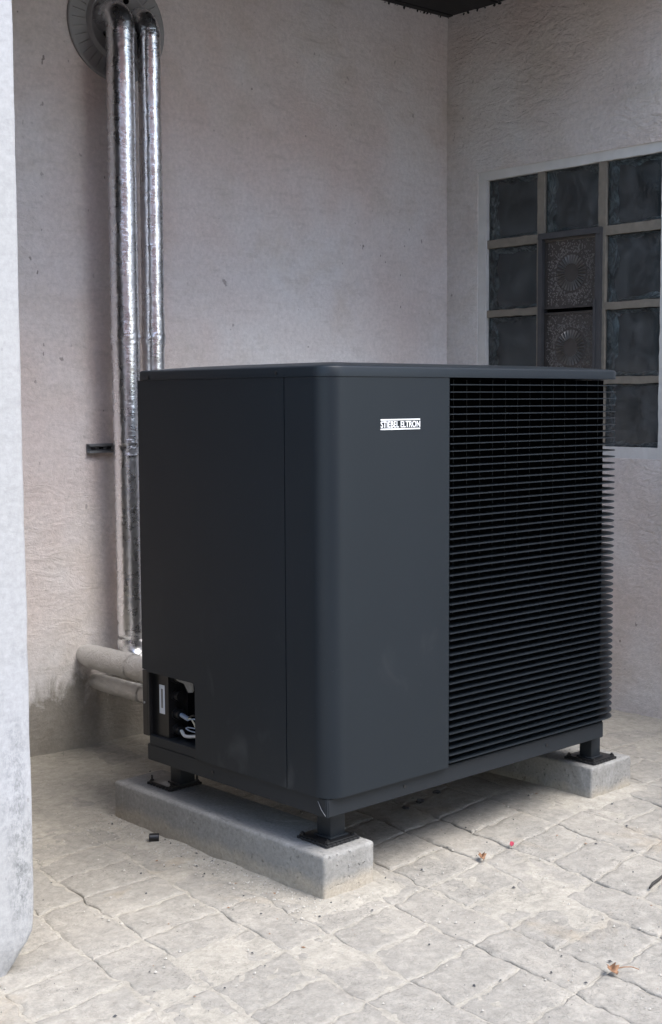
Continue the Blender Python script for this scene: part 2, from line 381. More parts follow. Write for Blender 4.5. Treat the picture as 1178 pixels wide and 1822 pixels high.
# pillar with a chipped foot
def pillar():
    X1, Y0 = -0.664, 0.146; xs0 = -5.0; yb = 0.42  # unseen run to the left added to block light from the unit's side
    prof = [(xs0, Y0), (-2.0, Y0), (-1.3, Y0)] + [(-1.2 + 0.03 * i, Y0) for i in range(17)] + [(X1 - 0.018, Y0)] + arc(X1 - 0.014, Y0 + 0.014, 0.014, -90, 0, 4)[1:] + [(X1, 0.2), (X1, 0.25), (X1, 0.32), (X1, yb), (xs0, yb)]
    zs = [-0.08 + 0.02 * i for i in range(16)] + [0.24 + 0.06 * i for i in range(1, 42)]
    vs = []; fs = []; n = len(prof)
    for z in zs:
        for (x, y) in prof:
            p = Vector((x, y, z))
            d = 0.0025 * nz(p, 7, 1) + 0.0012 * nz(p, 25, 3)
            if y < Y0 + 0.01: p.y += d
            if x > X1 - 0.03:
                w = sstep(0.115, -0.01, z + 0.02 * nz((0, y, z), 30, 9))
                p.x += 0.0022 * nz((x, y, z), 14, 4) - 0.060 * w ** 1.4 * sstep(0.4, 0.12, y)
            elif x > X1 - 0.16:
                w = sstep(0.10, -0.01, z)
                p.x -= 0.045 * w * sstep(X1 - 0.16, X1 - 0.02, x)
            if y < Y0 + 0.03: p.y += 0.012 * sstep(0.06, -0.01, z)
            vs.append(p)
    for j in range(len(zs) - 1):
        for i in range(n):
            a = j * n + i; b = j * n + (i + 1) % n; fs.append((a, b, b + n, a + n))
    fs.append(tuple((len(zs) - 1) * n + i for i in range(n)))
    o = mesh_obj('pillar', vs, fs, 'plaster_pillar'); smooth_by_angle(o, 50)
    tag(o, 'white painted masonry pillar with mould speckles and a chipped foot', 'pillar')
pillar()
m = MB(); m.box((-5.2, 0.146, -0.08), (-5.0, 2.2, CEIL + 0.2)); o = m.build('house_wall', 'plaster_back'); tag(o, 'unseen plastered end wall added to keep the niche behind the pillar dark', 'wall')  # unseen wall added so the niche darkens the unit's side

# roof soffit of dark boards
roof = MB()
c4 = [R(-0.25, -0.25, 0), R(7.3, -0.25, 0), R(7.3, 1.26, 0), R(-0.25, 1.26, 0)]
roof.prism([(p.x, p.y) for p in c4], CEIL + 0.024, CEIL + 0.16)
so = roof.build('soffit', 'soffit_dark'); tag(so, kind='structure')
for k in range(12):
    mb = MB(); t0 = -0.2 + k * 0.118
    q = [R(-0.2, t0, 0), R(7.2, t0, 0), R(7.2, t0 + 0.112, 0), R(-0.2, t0 + 0.112, 0)]
    mb.prism([(p.x, p.y) for p in q], CEIL + 0.004 * random.random(), CEIL + 0.022)
    mb.build('soffit_board', 'soffit_dark', so)
# crumbled mortar along the top edge of the walls
mb = MB()
for k in range(70):
    along = random.random() * 1.1
    p = R(along, 0, CEIL) if k % 2 else R(0, along, CEIL)
    n_ = E2 if k % 2 else E1
    r_ = 0.002 + 0.005 * random.random() ** 3
    bm = bmesh.new(); bmesh.ops.create_icosphere(bm, subdivisions=1, radius=r_)
    for w in bm.verts: w.co = w.co * (0.7 + 0.6 * random.random()) + p + n_ * 0.001 - Vector((0, 0, r_ * 0.3 + 0.004 * random.random()))
    mb.bm(bm)
tag(mb.build('soffit_grime', 'soffit_dark', so), kind='stuff')

# ------------------------------------------------------------------ ground, sand bed, pavers
m = MB(); m.add([(-150, -150, -0.07), (150, -150, -0.07), (150, 150, -0.07), (-150, 150, -0.07)], [(0, 1, 2, 3)])
tag(m.build('ground', 'ground', fix=False), kind='structure')

# unseen brick house added behind the camera, sized to block low sky; it shows as the red strip mirrored in the foil pipes
bh = empty('brick_house', (-0.6, -8.0, 0)); tag(bh, 'unseen red brick house added across the yard, mirrored as red strips in the foil pipes', 'house')
mb = MB(); mb.box((-7.4, -5.0, -0.07), (2.3, 0.0, 5.4)); mb.build('wall', 'yard_red', bh)
mb = MB(); mb.add([(-7.8, -5.4, 5.4), (2.7, -5.4, 5.4), (2.7, 0.4, 5.4), (-7.8, 0.4, 5.4), (-7.8, -2.5, 7.4), (2.7, -2.5, 7.4)], [(3, 2, 5, 4), (0, 4, 5, 1), (0, 3, 4), (1, 5, 2), (0, 1, 2, 3)]); mb.build('roof', 'yard_red', bh)
for x in (-5.0, -2.6, 0.9):
    for z in (1.0, 3.6):
        mb = MB(); mb.box((x - 0.5, 0.002, z), (x + 0.5, 0.05, z + 1.3)); mb.build('window', 'glass_back', bh)

def gz(x, y):    # gentle lie of the yard: rises by 2 cm under the right plinth, level again at the walls
    return 0.02 * sstep(0.15, 1.0, x) * (1 - sstep(1.35, 1.95, x))
PO = Vector((0.225, -0.098)); PU = Vector((1, 0.09)); PV = Vector((0.13, 1))
def warp(u, v):
    p = Vector((u, v, 0))
    du = 0.010 * nz(p, 14, 3) + 0.012 * nz(p, 5, 6) + 0.0085 * nz(p, 34, 8); dv = 0.010 * nz(p, 14, 11) + 0.012 * nz(p, 5, 14) + 0.0085 * nz(p, 34, 17)
    q = PO + PU * (u + du) + PV * (v + dv); return q
PU_, SV = 0.345, 0.28
def sand_h(x, y):
    p = (x, y, 0)
    h = -0.0026 + 0.0034 * nz(p, 3.3, 1) + 0.0024 * nz(p, 9, 2) + 0.0018 * nz(p, 30, 4) + 0.0012 * nz(p, 70, 7)
    # wind-blown dirt along the plinths, the walls and in the dead corner behind the pillar
    d = max(0.0, max(-0.012 - x, x - 0.15, 0)) if -0.05 < y < 0.87 else 9
    if y <= -0.0: d = min(d, math.hypot(max(0, -0.012 - x, x - 0.15), -y))
    h += (0.009 + 0.007 * nz(p, 12, 21)) * max(0, 1 - d / 0.11) ** 1.5
    d2 = math.hypot(max(0, 1.01 - x, x - 1.2), max(0, 0.003 - y))
    h += 0.010 * max(0, 1 - d2 / 0.09) ** 1.5
    h += 0.006 * sstep(0.62, 1.05, y - 0.22 * nz(p, 2.4, 31)) * sstep(0.75, 0.1, x)
    h += 0.005 * sstep(1.25, 1.9, x + 0.2 * nz(p, 3, 41)) * sstep(-0.2, 0.5, y)
    return h
def visible(x, y, z=0.0, mx=0.03):
    d = Vector((x, y, z)) - CAM; w = d.dot(_f)
    if w < 0.1: return False
    px = d.dot(_r) / w * 72.473 / 36.0; py = d.dot(_u) / w * 72.473 / 36.0
    return abs(px) < 0.5 + mx and abs(py) < 0.7734 + mx
# sand sheet
xs0, xs1, ys0, ys1, stp = -2.4, 2.3, -1.7, 1.75, 0.0165
nx = int((xs1 - xs0) / stp); ny = int((ys1 - ys0) / stp); vs = []; fs = []
for j in range(ny + 1):
    for i in range(nx + 1):
        x = xs0 + i * stp; y = ys0 + j * stp; vs.append((x, y, gz(x, y) + sand_h(x, y)))
for j in range(ny):
    for i in range(nx):
        a = j * (nx + 1) + i; fs.append((a, a + 1, a + nx + 2, a + nx + 1))
pave = mesh_obj('pavement', vs, fs, 'sand', smooth=True); tag(pave, kind='structure')

def paver_mesh(u0, u1, v0, v1, rng):
    g = 0.0012 + 0.0014 * rng.random(); a0, a1, b0, b1 = u0 + g, u1 - g, v0 + g, v1 - g
    def ticks(a, b):
        m_ = max(3, int((b - a - 0.016) / 0.0145)); return [a, a + 0.0025] + [a + 0.008 + (b - a - 0.016) * i / m_ for i in range(m_ + 1)] + [b - 0.0025, b]
    us, vv = ticks(a0, a1), ticks(b0, b1); nu, nv = len(us), len(vv)
    zc = rng.uniform(-0.0017, 0.0017); tx, ty = rng.uniform(-0.011, 0.011), rng.uniform(-0.011, 0.011); sd = rng.random() * 40
    c = warp((u0 + u1) / 2, (v0 + v1) / 2); vs = []; fs = []
    for j, v in enumerate(vv):
        for i, u in enumerate(us):
            q = warp(u, v); e = min(u - a0, a1 - u, v - b0, b1 - v); p3 = (q.x, q.y, 0)
            chip = max(0.0, nz(p3, 26, sd) + 0.05)
            z = -0.0034 * (1 - sstep(0, 0.003 + 0.012 * chip, e)) - 0.004 * chip * (1 - sstep(0, 0.012, e))
            z += 0.0011 * nz(p3, 16, sd) + 0.0009 * nz(p3, 45, sd + 3)
            vs.append((q.x, q.y, gz(q.x, q.y) + zc + tx * (q.x - c.x) + ty * (q.y - c.y) + z))
    for j in range(nv - 1):
        for i in range(nu - 1): a = j * nu + i; fs.append((a, a + 1, a + nu + 1, a + nu))
    loop = [i for i in range(nu)] + [j * nu + nu - 1 for j in range(1, nv)] + [(nv - 1) * nu + i for i in range(nu - 2, -1, -1)] + [j * nu for j in range(nv - 2, 0, -1)]
    b = len(vs); vs += [(vs[k][0], vs[k][1], vs[k][2] - 0.035) for k in loop]; L = len(loop)
    for k in range(L): fs.append((loop[(k + 1) % L], loop[k], b + k, b + (k + 1) % L))
    return vs, fs
rng = random.Random(21); far = MB(); npav = 0
for iv in range(-6, 7):
    for iu in range(-8, 7):
        ub = iu * PU_; vb = iv * SV
        for (a0, a1, b0, b1) in ((ub, ub + 0.213, vb, vb + 0.14), (ub, ub + 0.213, vb + 0.14, vb + 0.28), (ub + 0.213, ub + PU_, vb, vb + 0.28)):
            c = warp((a0 + a1) / 2, (b0 + b1) / 2)
            rel = Vector((c.x, c.y, 0)) - RO
            if rel.dot(E1) < 0.02 or rel.dot(E2) < 0.02 or c.x < -2.2 or c.y < -1.55: continue
            vs, fs = paver_mesh(a0, a1, b0, b1, rng)
            inside = any(visible(*vs[i]) for i in range(0, len(vs), 5)) and not (c.x < -0.72 and c.y > 0.2)
            if inside: mesh_obj('paver', vs, fs, 'paver', pave, smooth=True); npav += 1
            else: far.add(vs, fs)
tag(far.build('paver_field', 'paver', pave, smooth=True, fix=False), kind='stuff')
print('pavers', npav)

# ------------------------------------------------------------------ glass block window in the right wall
win = MB()
def wbox(mb, t0, t1, z0, z1, d0, d1, mi=0):
    """box on the right wall: t along the wall, d = depth out of the wall (negative = recessed)"""
    P = [R(d, t, z) for z in (z0, z1) for d in (d0, d1) for t in (t0, t1)]
    mb.add(P, [(0, 1, 3, 2), (4, 6, 7, 5), (0, 4, 5, 1), (2, 3, 7, 6), (0, 2, 6, 4), (1, 5, 7, 3)], mi)
CT = [(0.2065, 0.4615), (0.4945, 0.7465), (0.7795, 1.0215)]
RZ = [(1.760, 1.990), (1.487, 1.727), (1.219, 1.460), (0.965, 1.193)]
def band(mb, t0, t1, z0, z1, d, seed):   # uneven strip of hand-laid mortar or plaster, front at depth d
    n = max(2, int(max(t1 - t0, z1 - z0) / 0.02)); hor = (t1 - t0) > (z1 - z0); vs = []; fs = []
    for i in range(n + 1):
        f = i / n
        for k, (e, dd) in enumerate(((0, d - 0.03), (0, d), (1, d), (1, d - 0.03))):
            w = 0.0028 * nz((i * 0.6, k * 3.1, seed), 1.0, seed) * (1 if e else -1)
            if hor: t_, z_ = t0 + (t1 - t0) * f, (z0 if e == 0 else z1) + w
            else: t_, z_ = (t0 if e == 0 else t1) + w, z0 + (z1 - z0) * f
            vs.append(R(dd + 0.0016 * nz((i * 0.8, k, seed), 1.0, 3), t_, z_))
    for i in range(n):
        for k in range(3): a = i * 4 + k; fs.append((a, a + 1, a + 5, a + 4))
    fs += [(0, 3, 2, 1), (n * 4, n * 4 + 1, n * 4 + 2, n * 4 + 3)]
    mb.add(vs, fs)
sur = MB()
band(sur, HOLE[0] - 0.004, CT[0][0], HOLE[2], HOLE[3] - 0.034, -0.004, 1); band(sur, CT[2][1], HOLE[1] + 0.004, HOLE[2], HOLE[3] - 0.034, -0.004, 2)
band(sur, HOLE[0] - 0.004, HOLE[1] + 0.004, RZ[0][1], HOLE[3] + 0.003, -0.006, 3); band(sur, CT[0][0], CT[2][1], HOLE[2] - 0.003, RZ[3][0], -0.005, 4)
window = sur.build('window', 'surround_white', wr)
tag(window, 'glass block window with dark embossed vent plates in the middle')
mo = MB()
for a, b in ((CT[0][1], CT[1][0]), (CT[1][1], CT[2][0])): band(mo, a, b, RZ[3][0], RZ[0][1], -0.010, a * 9)
for k in range(3):
    for ci, (a, b) in enumerate(CT):
        if ci == 1 and k == 1: continue
        band(mo, a, b, RZ[k + 1][1], RZ[k][0], -0.0115, k + ci * 5)
mo.build('mortar_joint', 'mortar', window)
bk = MB(); wbox(bk, HOLE[0] - 0.03, HOLE[1] + 0.03, HOLE[2] - 0.03, HOLE[3] + 0.03, -0.24, -0.205); wbox(bk, 0.475, 0.765, 1.19, 1.755, -0.05, -0.034); bk.build('dark_backing', 'dark_core', window)  # dark sheets added behind the window to stop sky light leaking through
def glass_block(t0, t1, z0, z1, sd):
    mb = MB(); dF, dB = -0.016 - 0.003 * random.random(), -0.066; N = 9
    # slightly domed wavy pane
    vs = []; fs = []
    for j in range(N + 1):
        for i in range(N + 1):
            f, g = i / N, j / N; e = min(f, 1 - f, g, 1 - g)
            vs.append(R(dF - 0.006 * (1 - sstep(0, 0.10, e)) + 0.0025 * nz((f * 3, g * 3, sd), 1, sd), t0 + (t1 - t0) * f, z0 + (z1 - z0) * g))
    for j in range(N):
        for i in range(N): a = j * (N + 1) + i; fs.append((a, a + 1, a + N + 2, a + N + 1))
    mb.add(vs, fs, 0)
    # rippled inner side walls and dark rear pane
    def inner(pf):
        vs = []; fs = []
        for j in range(N + 1):
            for i in range(7):
                vs.append(pf(i / 6, j / N))
        for j in range(N):
            for i in range(6): a = j * 7 + i; fs.append((a, a + 1, a + 8, a + 7))
        mb.add(vs, fs, 1)
    rip = lambda x, y, s_: 0.020 * nz((x * 1.5, y * 5, s_ + sd), 1, 7) + 0.012
    D = lambda x: dF - 0.007 + (dB - dF) * x
    inner(lambda x, y: R(D(x), t0 + rip(x, y, 1) * (0.3 + x), z0 + (z1 - z0) * y)); inner(lambda x, y: R(D(x), t1 - rip(x, y, 2) * (0.3 + x), z0 + (z1 - z0) * y))
    inner(lambda x, y: R(D(x), t0 + (t1 - t0) * y, z0 + rip(x, y, 3) * (0.3 + x))); inner(lambda x, y: R(D(x), t0 + (t1 - t0) * y, z1 - rip(x, y, 4) * (0.3 + x)))
    mb.add([R(dB, t0, z0), R(dB, t1, z0), R(dB, t1, z1), R(dB, t0, z1)], [(0, 1, 2, 3)], 2)
    mb.build('glass_block', None, window, smooth=True, mats=['glass_pane', 'glass_side', 'glass_back'], fix=False)
for ci, (a, b) in enumerate(CT):
    for k, (z0, z1) in enumerate(RZ):
        if ci == 1 and k in (1, 2): continue
        glass_block(a, b, z0, z1, ci * 4.3 + k * 1.7)
# vent frame and the two embossed plates
VT0, VT1, VZ0, VZ1 = 0.4780, 0.7680, 1.185, 1.758
fr = MB()
wbox(fr, VT0, VT0 + 0.019, VZ0, VZ1 - 0.022, -0.03, 0.004); wbox(fr, VT1 - 0.023, VT1, VZ0, VZ1 - 0.022, -0.03, 0.004)
wbox(fr, VT0, VT1, VZ1 - 0.022, VZ1, -0.03, 0.006); wbox(fr, VT0, VT1, VZ0 - 0.012, VZ0, -0.03, 0.004)
wbox(fr, VT1 - 0.027, VT1 - 0.018, VZ0, 1.50, 0.004, 0.009); wbox(fr, VT0 + 0.012, VT0 + 0.021, VZ0, 1.48, 0.004, 0.009)
fr.build('vent_frame', 'vent_metal', window)
def vent_plate(z0, z1, sd):
    t0, t1 = VT0 + 0.021, VT1 - 0.025; tc, zc = (t0 + t1) / 2, (z0 + z1) / 2; base = -0.018
    mb = MB(); wbox(mb, t0, t1, z0, z1, base - 0.01, base)
    wbox(mb, t0, t1, z1 - 0.006, z1, base, base + 0.009); wbox(mb, t0, t1, z0, z0 + 0.006, base, base + 0.006)
    wbox(mb, t0, t0 + 0.005, z0 + 0.006, z1 - 0.006, base, base + 0.006); wbox(mb, t1 - 0.005, t1, z0 + 0.006, z1 - 0.006, base, base + 0.006)
    pl = mb.build('vent_plate', 'vent_plate', window)
    sb = MB()
    for k in range(28):
        a = 2 * math.pi * k / 28; ca, sa = math.cos(a), math.sin(a); r0, r1 = 0.034, 0.066
        pr = []
        for (rr, hw) in ((r0, 0.0020), (r1, 0.0042)):
            pr += [R(base, tc + ca * rr - sa * hw, zc + sa * rr + ca * hw), R(base + 0.0075, tc + ca * rr, zc + sa * rr), R(base, tc + ca * rr + sa * hw, zc + sa * rr - ca * hw)]
        sb.add(pr, [(0, 1, 4, 3), (1, 2, 5, 4), (0, 2, 1), (3, 4, 5)])
    ring = []
    sb.build('sunburst_relief', 'vent_relief', window)
    dots = MB(); rg = random.Random(int(sd * 10))
    for k in range(900):
        a = rg.random() * 2 * math.pi; r_ = 0.076 + 0.085 * rg.random() ** 1.5; tt, zz = tc + math.cos(a) * r_, zc + math.sin(a) * r_
        if not (t0 + 0.008 < tt < t1 - 0.008 and z0 + 0.009 < zz < z1 - 0.009): continue
        q = 0.0014 + 0.0014 * rg.random()
        dots.add([R(base, tt - q, zz - q), R(base, tt + q, zz - q), R(base, tt + q, zz + q), R(base, tt - q, zz + q), R(base + 0.0028, tt, zz)], [(0, 1, 4), (1, 2, 4), (2, 3, 4), (3, 0, 4)])
    tag(dots.build('beaded_relief', 'vent_relief', window), kind='stuff')
vent_plate(1.476, 1.734, 3.3); vent_plate(1.196, 1.462, 8.1)

# ------------------------------------------------------------------ concrete plinths
def plinth(x0, x1, y0, y1, z0, z1, rx, label):
    bm = bmesh.new(); bmesh.ops.create_cube(bm, size=1.0)
    for w in bm.verts: w.co = Vector(((x0 + x1) / 2 + w.co.x * (x1 - x0), (y0 + y1) / 2 + w.co.y * (y1 - y0), (z0 - 0.03 + z1) / 2 + w.co.z * (z1 - z0 + 0.03)))
    bmesh.ops.bevel(bm, geom=bm.edges[:], offset=rx, segments=4, affect='EDGES', profile=0.5)
    for _ in range(1): bmesh.ops.subdivide_edges(bm, edges=[e for e in bm.edges if e.calc_length() > 0.05], cuts=10, use_grid_fill=True)
    for w in bm.verts:
        p = w.co; w.co = p + Vector((0.0022 * nz(p, 9, 1) + 0.001 * nz(p, 40, 2), 0.0022 * nz(p, 9, 4) + 0.001 * nz(p, 40, 5), 0.0016 * nz(p, 9, 7)))
    mb = MB(); mb.bm(bm); o = mb.build('plinth', 'concrete'); smooth_by_angle(o, 40); tag(o, label, 'plinth', 'concrete plinths under the unit')
plinth(-0.012, 0.1505, -0.0015, 0.845, 0.0, 0.1085, 0.009, 'near concrete plinth block with rounded edges under the closed side of the unit')
plinth(1.008, 1.200, 0.003, 0.85, 0.02, 0.113, 0.007, 'far concrete plinth block under the louvred end of the unit')

# ------------------------------------------------------------------ the heat pump
HP = empty('heat_pump', (0.55, 0.35, 0.1))
tag(HP, 'large anthracite outdoor heat pump with louvred front and white badge', 'heat pump')
_parent0 = HP
INV = Matrix.Translation(-Vector(HP.location))
def part(mb, name, mat, parent=None, smooth=None, mats=None):
    o = mb.build(name, mat, None, mats=mats)
    if smooth: smooth_by_angle(o, smooth)
    if parent is None: o.parent = HP; o.matrix_parent_inverse = INV
    else: o.parent = parent
    return o
X0, Y0, X1, YB = -0.008, -0.015, 1.127, 0.707
XG, YS, RC = 0.3955, 0.129, 0.050; ZB, ZT = 0.239, 1.1930
# wrap-round front panel
po = [(X0, YS - 0.0015), (X0, Y0 + RC + 0.02)] + arc(X0 + RC, Y0 + RC, RC, 180, 270, 12) + [(X0 + RC + 0.05, Y0), (XG - 0.0025, Y0), (XG, Y0 + 0.0025)]
pi_ = [(X0 + 0.018, YS - 0.0015), (X0 + 0.018, Y0 + RC + 0.02)] + arc(X0 + RC, Y0 + RC, RC - 0.018, 180, 270, 12) + [(X0 + RC + 0.05, Y0 + 0.018), (XG - 0.0025, Y0 + 0.018), (XG, Y0 + 0.018)]
mb = MB(); mb.sweep_path(po, pi_, ZB, ZT); part(mb, 'front_panel', 'anthracite', smooth=30)
# flat side panel with the service cut-out
yc = 0.480; zc = 0.432
poly = [(YS + 0.0015, ZB), (yc, ZB), (yc, zc - 0.012)] + [(yc + 0.012 - 0.012 * math.cos(rad(a)), zc - 0.012 + 0.012 * math.sin(rad(a))) for a in (30, 60, 90)] + [(YB - 0.02, zc), (YB - 0.018, zc + 0.006), (YB, zc + 0.006), (YB, ZT), (YS + 0.0015, ZT)]
mb = MB(); n = len(poly)
mb.add([(X0, y, z) for y, z in poly] + [(X0 + 0.003, y, z) for y, z in poly], [tuple(range(n)), tuple(range(2 * n - 1, n - 1, -1))] + [(i, (i + 1) % n, n + (i + 1) % n, n + i) for i in range(n)])
part(mb, 'side_panel', 'anthracite')
# rear panel and inner casing that closes the body
mb = MB(); mb.box((X0 + 0.004, 0.700, 0.436), (1.10, YB, ZT)); part(mb, 'rear_panel', 'anthracite')
mb = MB(); mb.box((0.060, 0.010, 0.245), (0.392, 0.600, 1.185)); mb.box((0.012, 0.602, 0.4345), (0.392, 0.699, 1.185)); mb.box((0.0145, 0.0235, 0.4345), (0.0595, 0.600, 1.18))
part(mb, 'inner_casing', 'dark_core')
# service compartment
mb = MB(); mb.box((0.012, 0.6195, 0.262), (0.060, 0.690, 0.434)); mb.box((-0.004, 0.690, 0.259), (0.060, 0.7135, 0.434), bev=0.002); mb.box((-0.004, 0.684, 0.262), (0.004, 0.690, 0.434), bev=0.001)
mb.box((0.060, 0.6005, 0.245), (0.39, 0.7, 0.434))
comp = part(mb, 'service_compartment', 'black_plastic')
mb = MB(); mb.box((0.0005, 0.470, 0.2380), (0.060, 0.690, 0.2615), bev=0.001); tray = part(mb, 'compartment_tray', 'anthracite_base')
def sub(mb, name, mat, parent, smooth=None, mats=None):
    o = mb.build(name, mat, None, mats=mats)
    if smooth: smooth_by_angle(o, smooth)
    o.parent = parent; return o
mb = MB(); mb.box((0.0105, 0.6355, 0.324), (0.0119, 0.6575, 0.400)); st = sub(mb, 'sticker', 'sticker_white', comp)
mb = MB(); mb.box((0.0098, 0.6420, 0.3395), (0.0104, 0.6490, 0.390)); sub(mb, 'sticker_print', 'galvanised', comp)
mb = MB(); mb.cyl((-0.0075, 0.7035, 0.347), (1, 0, 0), 0.003, 0.0038, 10); sub(mb, 'screw', 'galvanised', comp)
for z in (0.421, 0.374, 0.3255, 0.283):
    mb = MB(); mb.cyl((0.036, 0.6195, z), (0, -1, 0), 0.0165, 0.007, 6); mb.cyl((0.036, 0.6125, z), (0, -1, 0), 0.0120, 0.012, 18); mb.cyl((0.036, 0.6005, z), (0, -1, 0), 0.0135, 0.004, 18)
    sub(mb, 'cable_gland', 'black_plastic', comp, 40)
def curve_pts(ctrl, n=10):
    c = [Vector(p) for p in ctrl]; c = [c[0] * 2 - c[1]] + c + [c[-1] * 2 - c[-2]]; out = []
    for i in range(1, len(c) - 2):
        for k in range(n):
            t = k / n; a, b, d, e = c[i - 1], c[i], c[i + 1], c[i + 2]
            out.append(0.5 * ((2 * b) + (d - a) * t + (2 * a - 5 * b + 4 * d - e) * t * t + (3 * b - a - 3 * d + e) * t ** 3))
    return out + [c[-2]]
def cable(name, ctrl, r, mat, parent=comp, cap=None):
    mb = MB(); mb.tube(curve_pts(ctrl), r, 10); return sub(mb, name, mat, parent, 50)
cable('cable', [(0.036, 0.6005, 0.3255), (0.035, 0.585, 0.323), (0.034, 0.564, 0.3195)], 0.0058, 'cable_blue_grey')
cable('wire', [(0.034, 0.565, 0.3205), (0.034, 0.552, 0.322), (0.033, 0.538, 0.312), (0.033, 0.520, 0.297), (0.034, 0.45, 0.29)], 0.0024, 'wire_cream')
cable('wire', [(0.035, 0.565, 0.3195), (0.033, 0.555, 0.328), (0.033, 0.540, 0.333), (0.034, 0.520, 0.331), (0.034, 0.45, 0.33)], 0.0022, 'black_plastic')
cable('wire', [(0.034, 0.565, 0.318), (0.033, 0.548, 0.322), (0.033, 0.530, 0.324), (0.034, 0.45, 0.32)], 0.0020, 'cable_blue_grey')
cable('cable', [(0.036, 0.6005, 0.283), (0.034, 0.592, 0.281), (0.032, 0.578, 0.2735), (0.031, 0.555, 0.2755), (0.031, 0.52, 0.282), (0.032, 0.45, 0.286)], 0.0046, 'cable_white')
cable('wire', [(0.034, 0.47, 0.302), (0.033, 0.53, 0.3005), (0.032, 0.560, 0.2985), (0.032, 0.572, 0.294), (0.032, 0.558, 0.291), (0.033, 0.53, 0.2905), (0.034, 0.47, 0.291)], 0.0016, 'cable_blue_grey')
# torn scrap of foil tape hanging at the cut-out corner
mb = MB(); vs = []; fs = []
top = [(0.590, 0.426, 0.420), (0.575, 0.427, 0.4175), (0.562, 0.428, 0.414), (0.550, 0.428, 0.408), (0.538, 0.428, 0.396), (0.528, 0.427, 0.397), (0.518, 0.424, 0.404)]
for y, za, zb in top: vs += [(0.012 + 0.004 * random.random(), y, za), (0.016 + 0.006 * random.random(), y + 0.002 * random.random(), zb)]
for i in range(len(top) - 1): fs.append((2 * i, 2 * i + 1, 2 * i + 3, 2 * i + 2))
nb_ = len(vs); vs += [(x + 0.0008, y, z) for x, y, z in vs]; fs += [tuple(nb_ + i for i in reversed(f)) for f in fs]
mb.add(vs, fs); sub(mb, 'foil_scrap', 'galvanised', comp)

# base frame with a chamfered far corner
mb = MB(); zb0, zb1 = 0.1938, 0.2375
base_poly = [(0.004, 0), (1.055, 0), (1.098, 0.045), (1.098, 0.70), (0.0, 0.70), (0.0, 0.004)]
mb.prism(base_poly, zb0, zb1); base = part(mb, 'base_frame', 'anthracite_base')
bm = bmesh.new(); bm.from_mesh(base.data); bmesh.ops.bevel(bm, geom=bm.edges[:], offset=0.002, segments=2, affect='EDGES'); bm.to_mesh(base.data); bm.free(); smooth_by_angle(base, 30)
def sub2(mb, name, mat, parent): return sub(mb, name, mat, parent, 40)
for (x, z) in ((0.253, 0.2179), (0.80, 0.2179)):
    mb = MB(); mb.cyl((x, 0.001, z), (0, -1, 0), 0.0042, 0.0025, 10); sub2(mb, 'screw', 'black_plastic', base)
mb = MB(); mb.cyl((0.001, 0.42, 0.216), (-1, 0, 0), 0.0042, 0.0025, 10); sub2(mb, 'screw', 'black_plastic', base)
# scratch-bright wire tag at the near corner of the base
mb = MB(); mb.tube([(-0.0012, 0.030, 0.229), (-0.0015, 0.018, 0.2115), (-0.0012, 0.004, 0.199)], 0.0006, 6); sub2(mb, 'tag_wire', 'galvanised', base)

# lid
LX0, LY0, LX1, LY1, LR = X0 - 0.0015, Y0 - 0.0015, X1 - 0.022, YB + 0.002, RC + 0.0015
def rrect(ins, r):
    r = max(0.004, r - ins); a, b, c, d = LX0 + ins, LY0 + ins, LX1 - ins, LY1 - ins
    return arc(a + r, b + r, r, 180, 270, 8) + arc(c - r, b + r, r + 0.0, 270, 360, 8) + arc(c - 0.02, d - 0.02, 0.02, 0, 90, 4) + arc(a + 0.02, d - 0.02, 0.02, 90, 180, 4)
rings = [(0.016, 1.1935), (0.0, 1.1935), (0.0, 1.2135), (0.0012, 1.2155), (0.004, 1.2172), (0.010, 1.2185), (0.040, 1.2215), (0.10, 1.2265), (0.18, 1.231), (0.27, 1.2335)]
mb = MB(); vs = []; fs = []; n = len(rrect(0, LR))
for ins, z in rings: vs += [(x, y, z) for x, y in rrect(ins, LR)]
for k in range(len(rings) - 1):
    for i in range(n): a = k * n + i; b = k * n + (i + 1) % n; fs.append((a, b, b + n, a + n))
fs += [tuple(range(n - 1, -1, -1)), tuple((len(rings) - 1) * n + i for i in range(n))]
mb.add(vs, fs); lid = part(mb, 'lid', 'anthracite', smooth=40)
for (y, z) in ((0.1537, 1.2035), (0.657, 1.2)):
    mb = MB(); mb.cyl((LX0 + 0.001, y, z), (-1, 0, 0), 0.0045, 0.003, 12); sub2(mb, 'screw', 'black_plastic', lid)

# louvre: dark core, upright bars, curved fins
CY, CX = Y0 + 0.047, X1 - 0.045
mb = MB(); mb.box((XG + 0.001, CY, 0.2395), (CX, 0.699, ZT - 0.002)); core = part(mb, 'heat_exchanger', 'dark_core')
for k in range(14):
    x = XG + 0.012 + k * 0.0497
    mb = MB(); mb.box((x - 0.0009, Y0 + 0.0445, 0.2397), (x + 0.0009, CY - 0.0005, ZT - 0.003)); part(mb, 'grille_bar', 'anthracite_fin')
for k in range(12):
    y = 0.10 + k * 0.05
    mb = MB(); mb.box((CX + 0.0005, y - 0.0011, 0.2397), (X1 - 0.014, y + 0.0011, ZT - 0.003)); part(mb, 'grille_bar', 'anthracite_fin')
RF = 0.078; dep = 0.043
fo = [(XG + 0.0012, Y0), (0.7, Y0), (X1 - RF, Y0)] + arc(X1 - RF, Y0 + RF, RF, 270, 360, 10)[1:] + [(X1, 0.4), (X1, YB)]
fi = [(XG + 0.0012, Y0 + dep), (0.7, Y0 + dep), (X1 - RF, Y0 + dep)] + arc(X1 - RF, Y0 + RF, RF - dep, 270, 360, 10)[1:] + [(X1 - dep, 0.4), (X1 - dep, YB)]
mb = MB(); mb.sweep_path(fo, fi, -0.0010, 0.0011, zi0=-0.0012, zi1=0.0018)
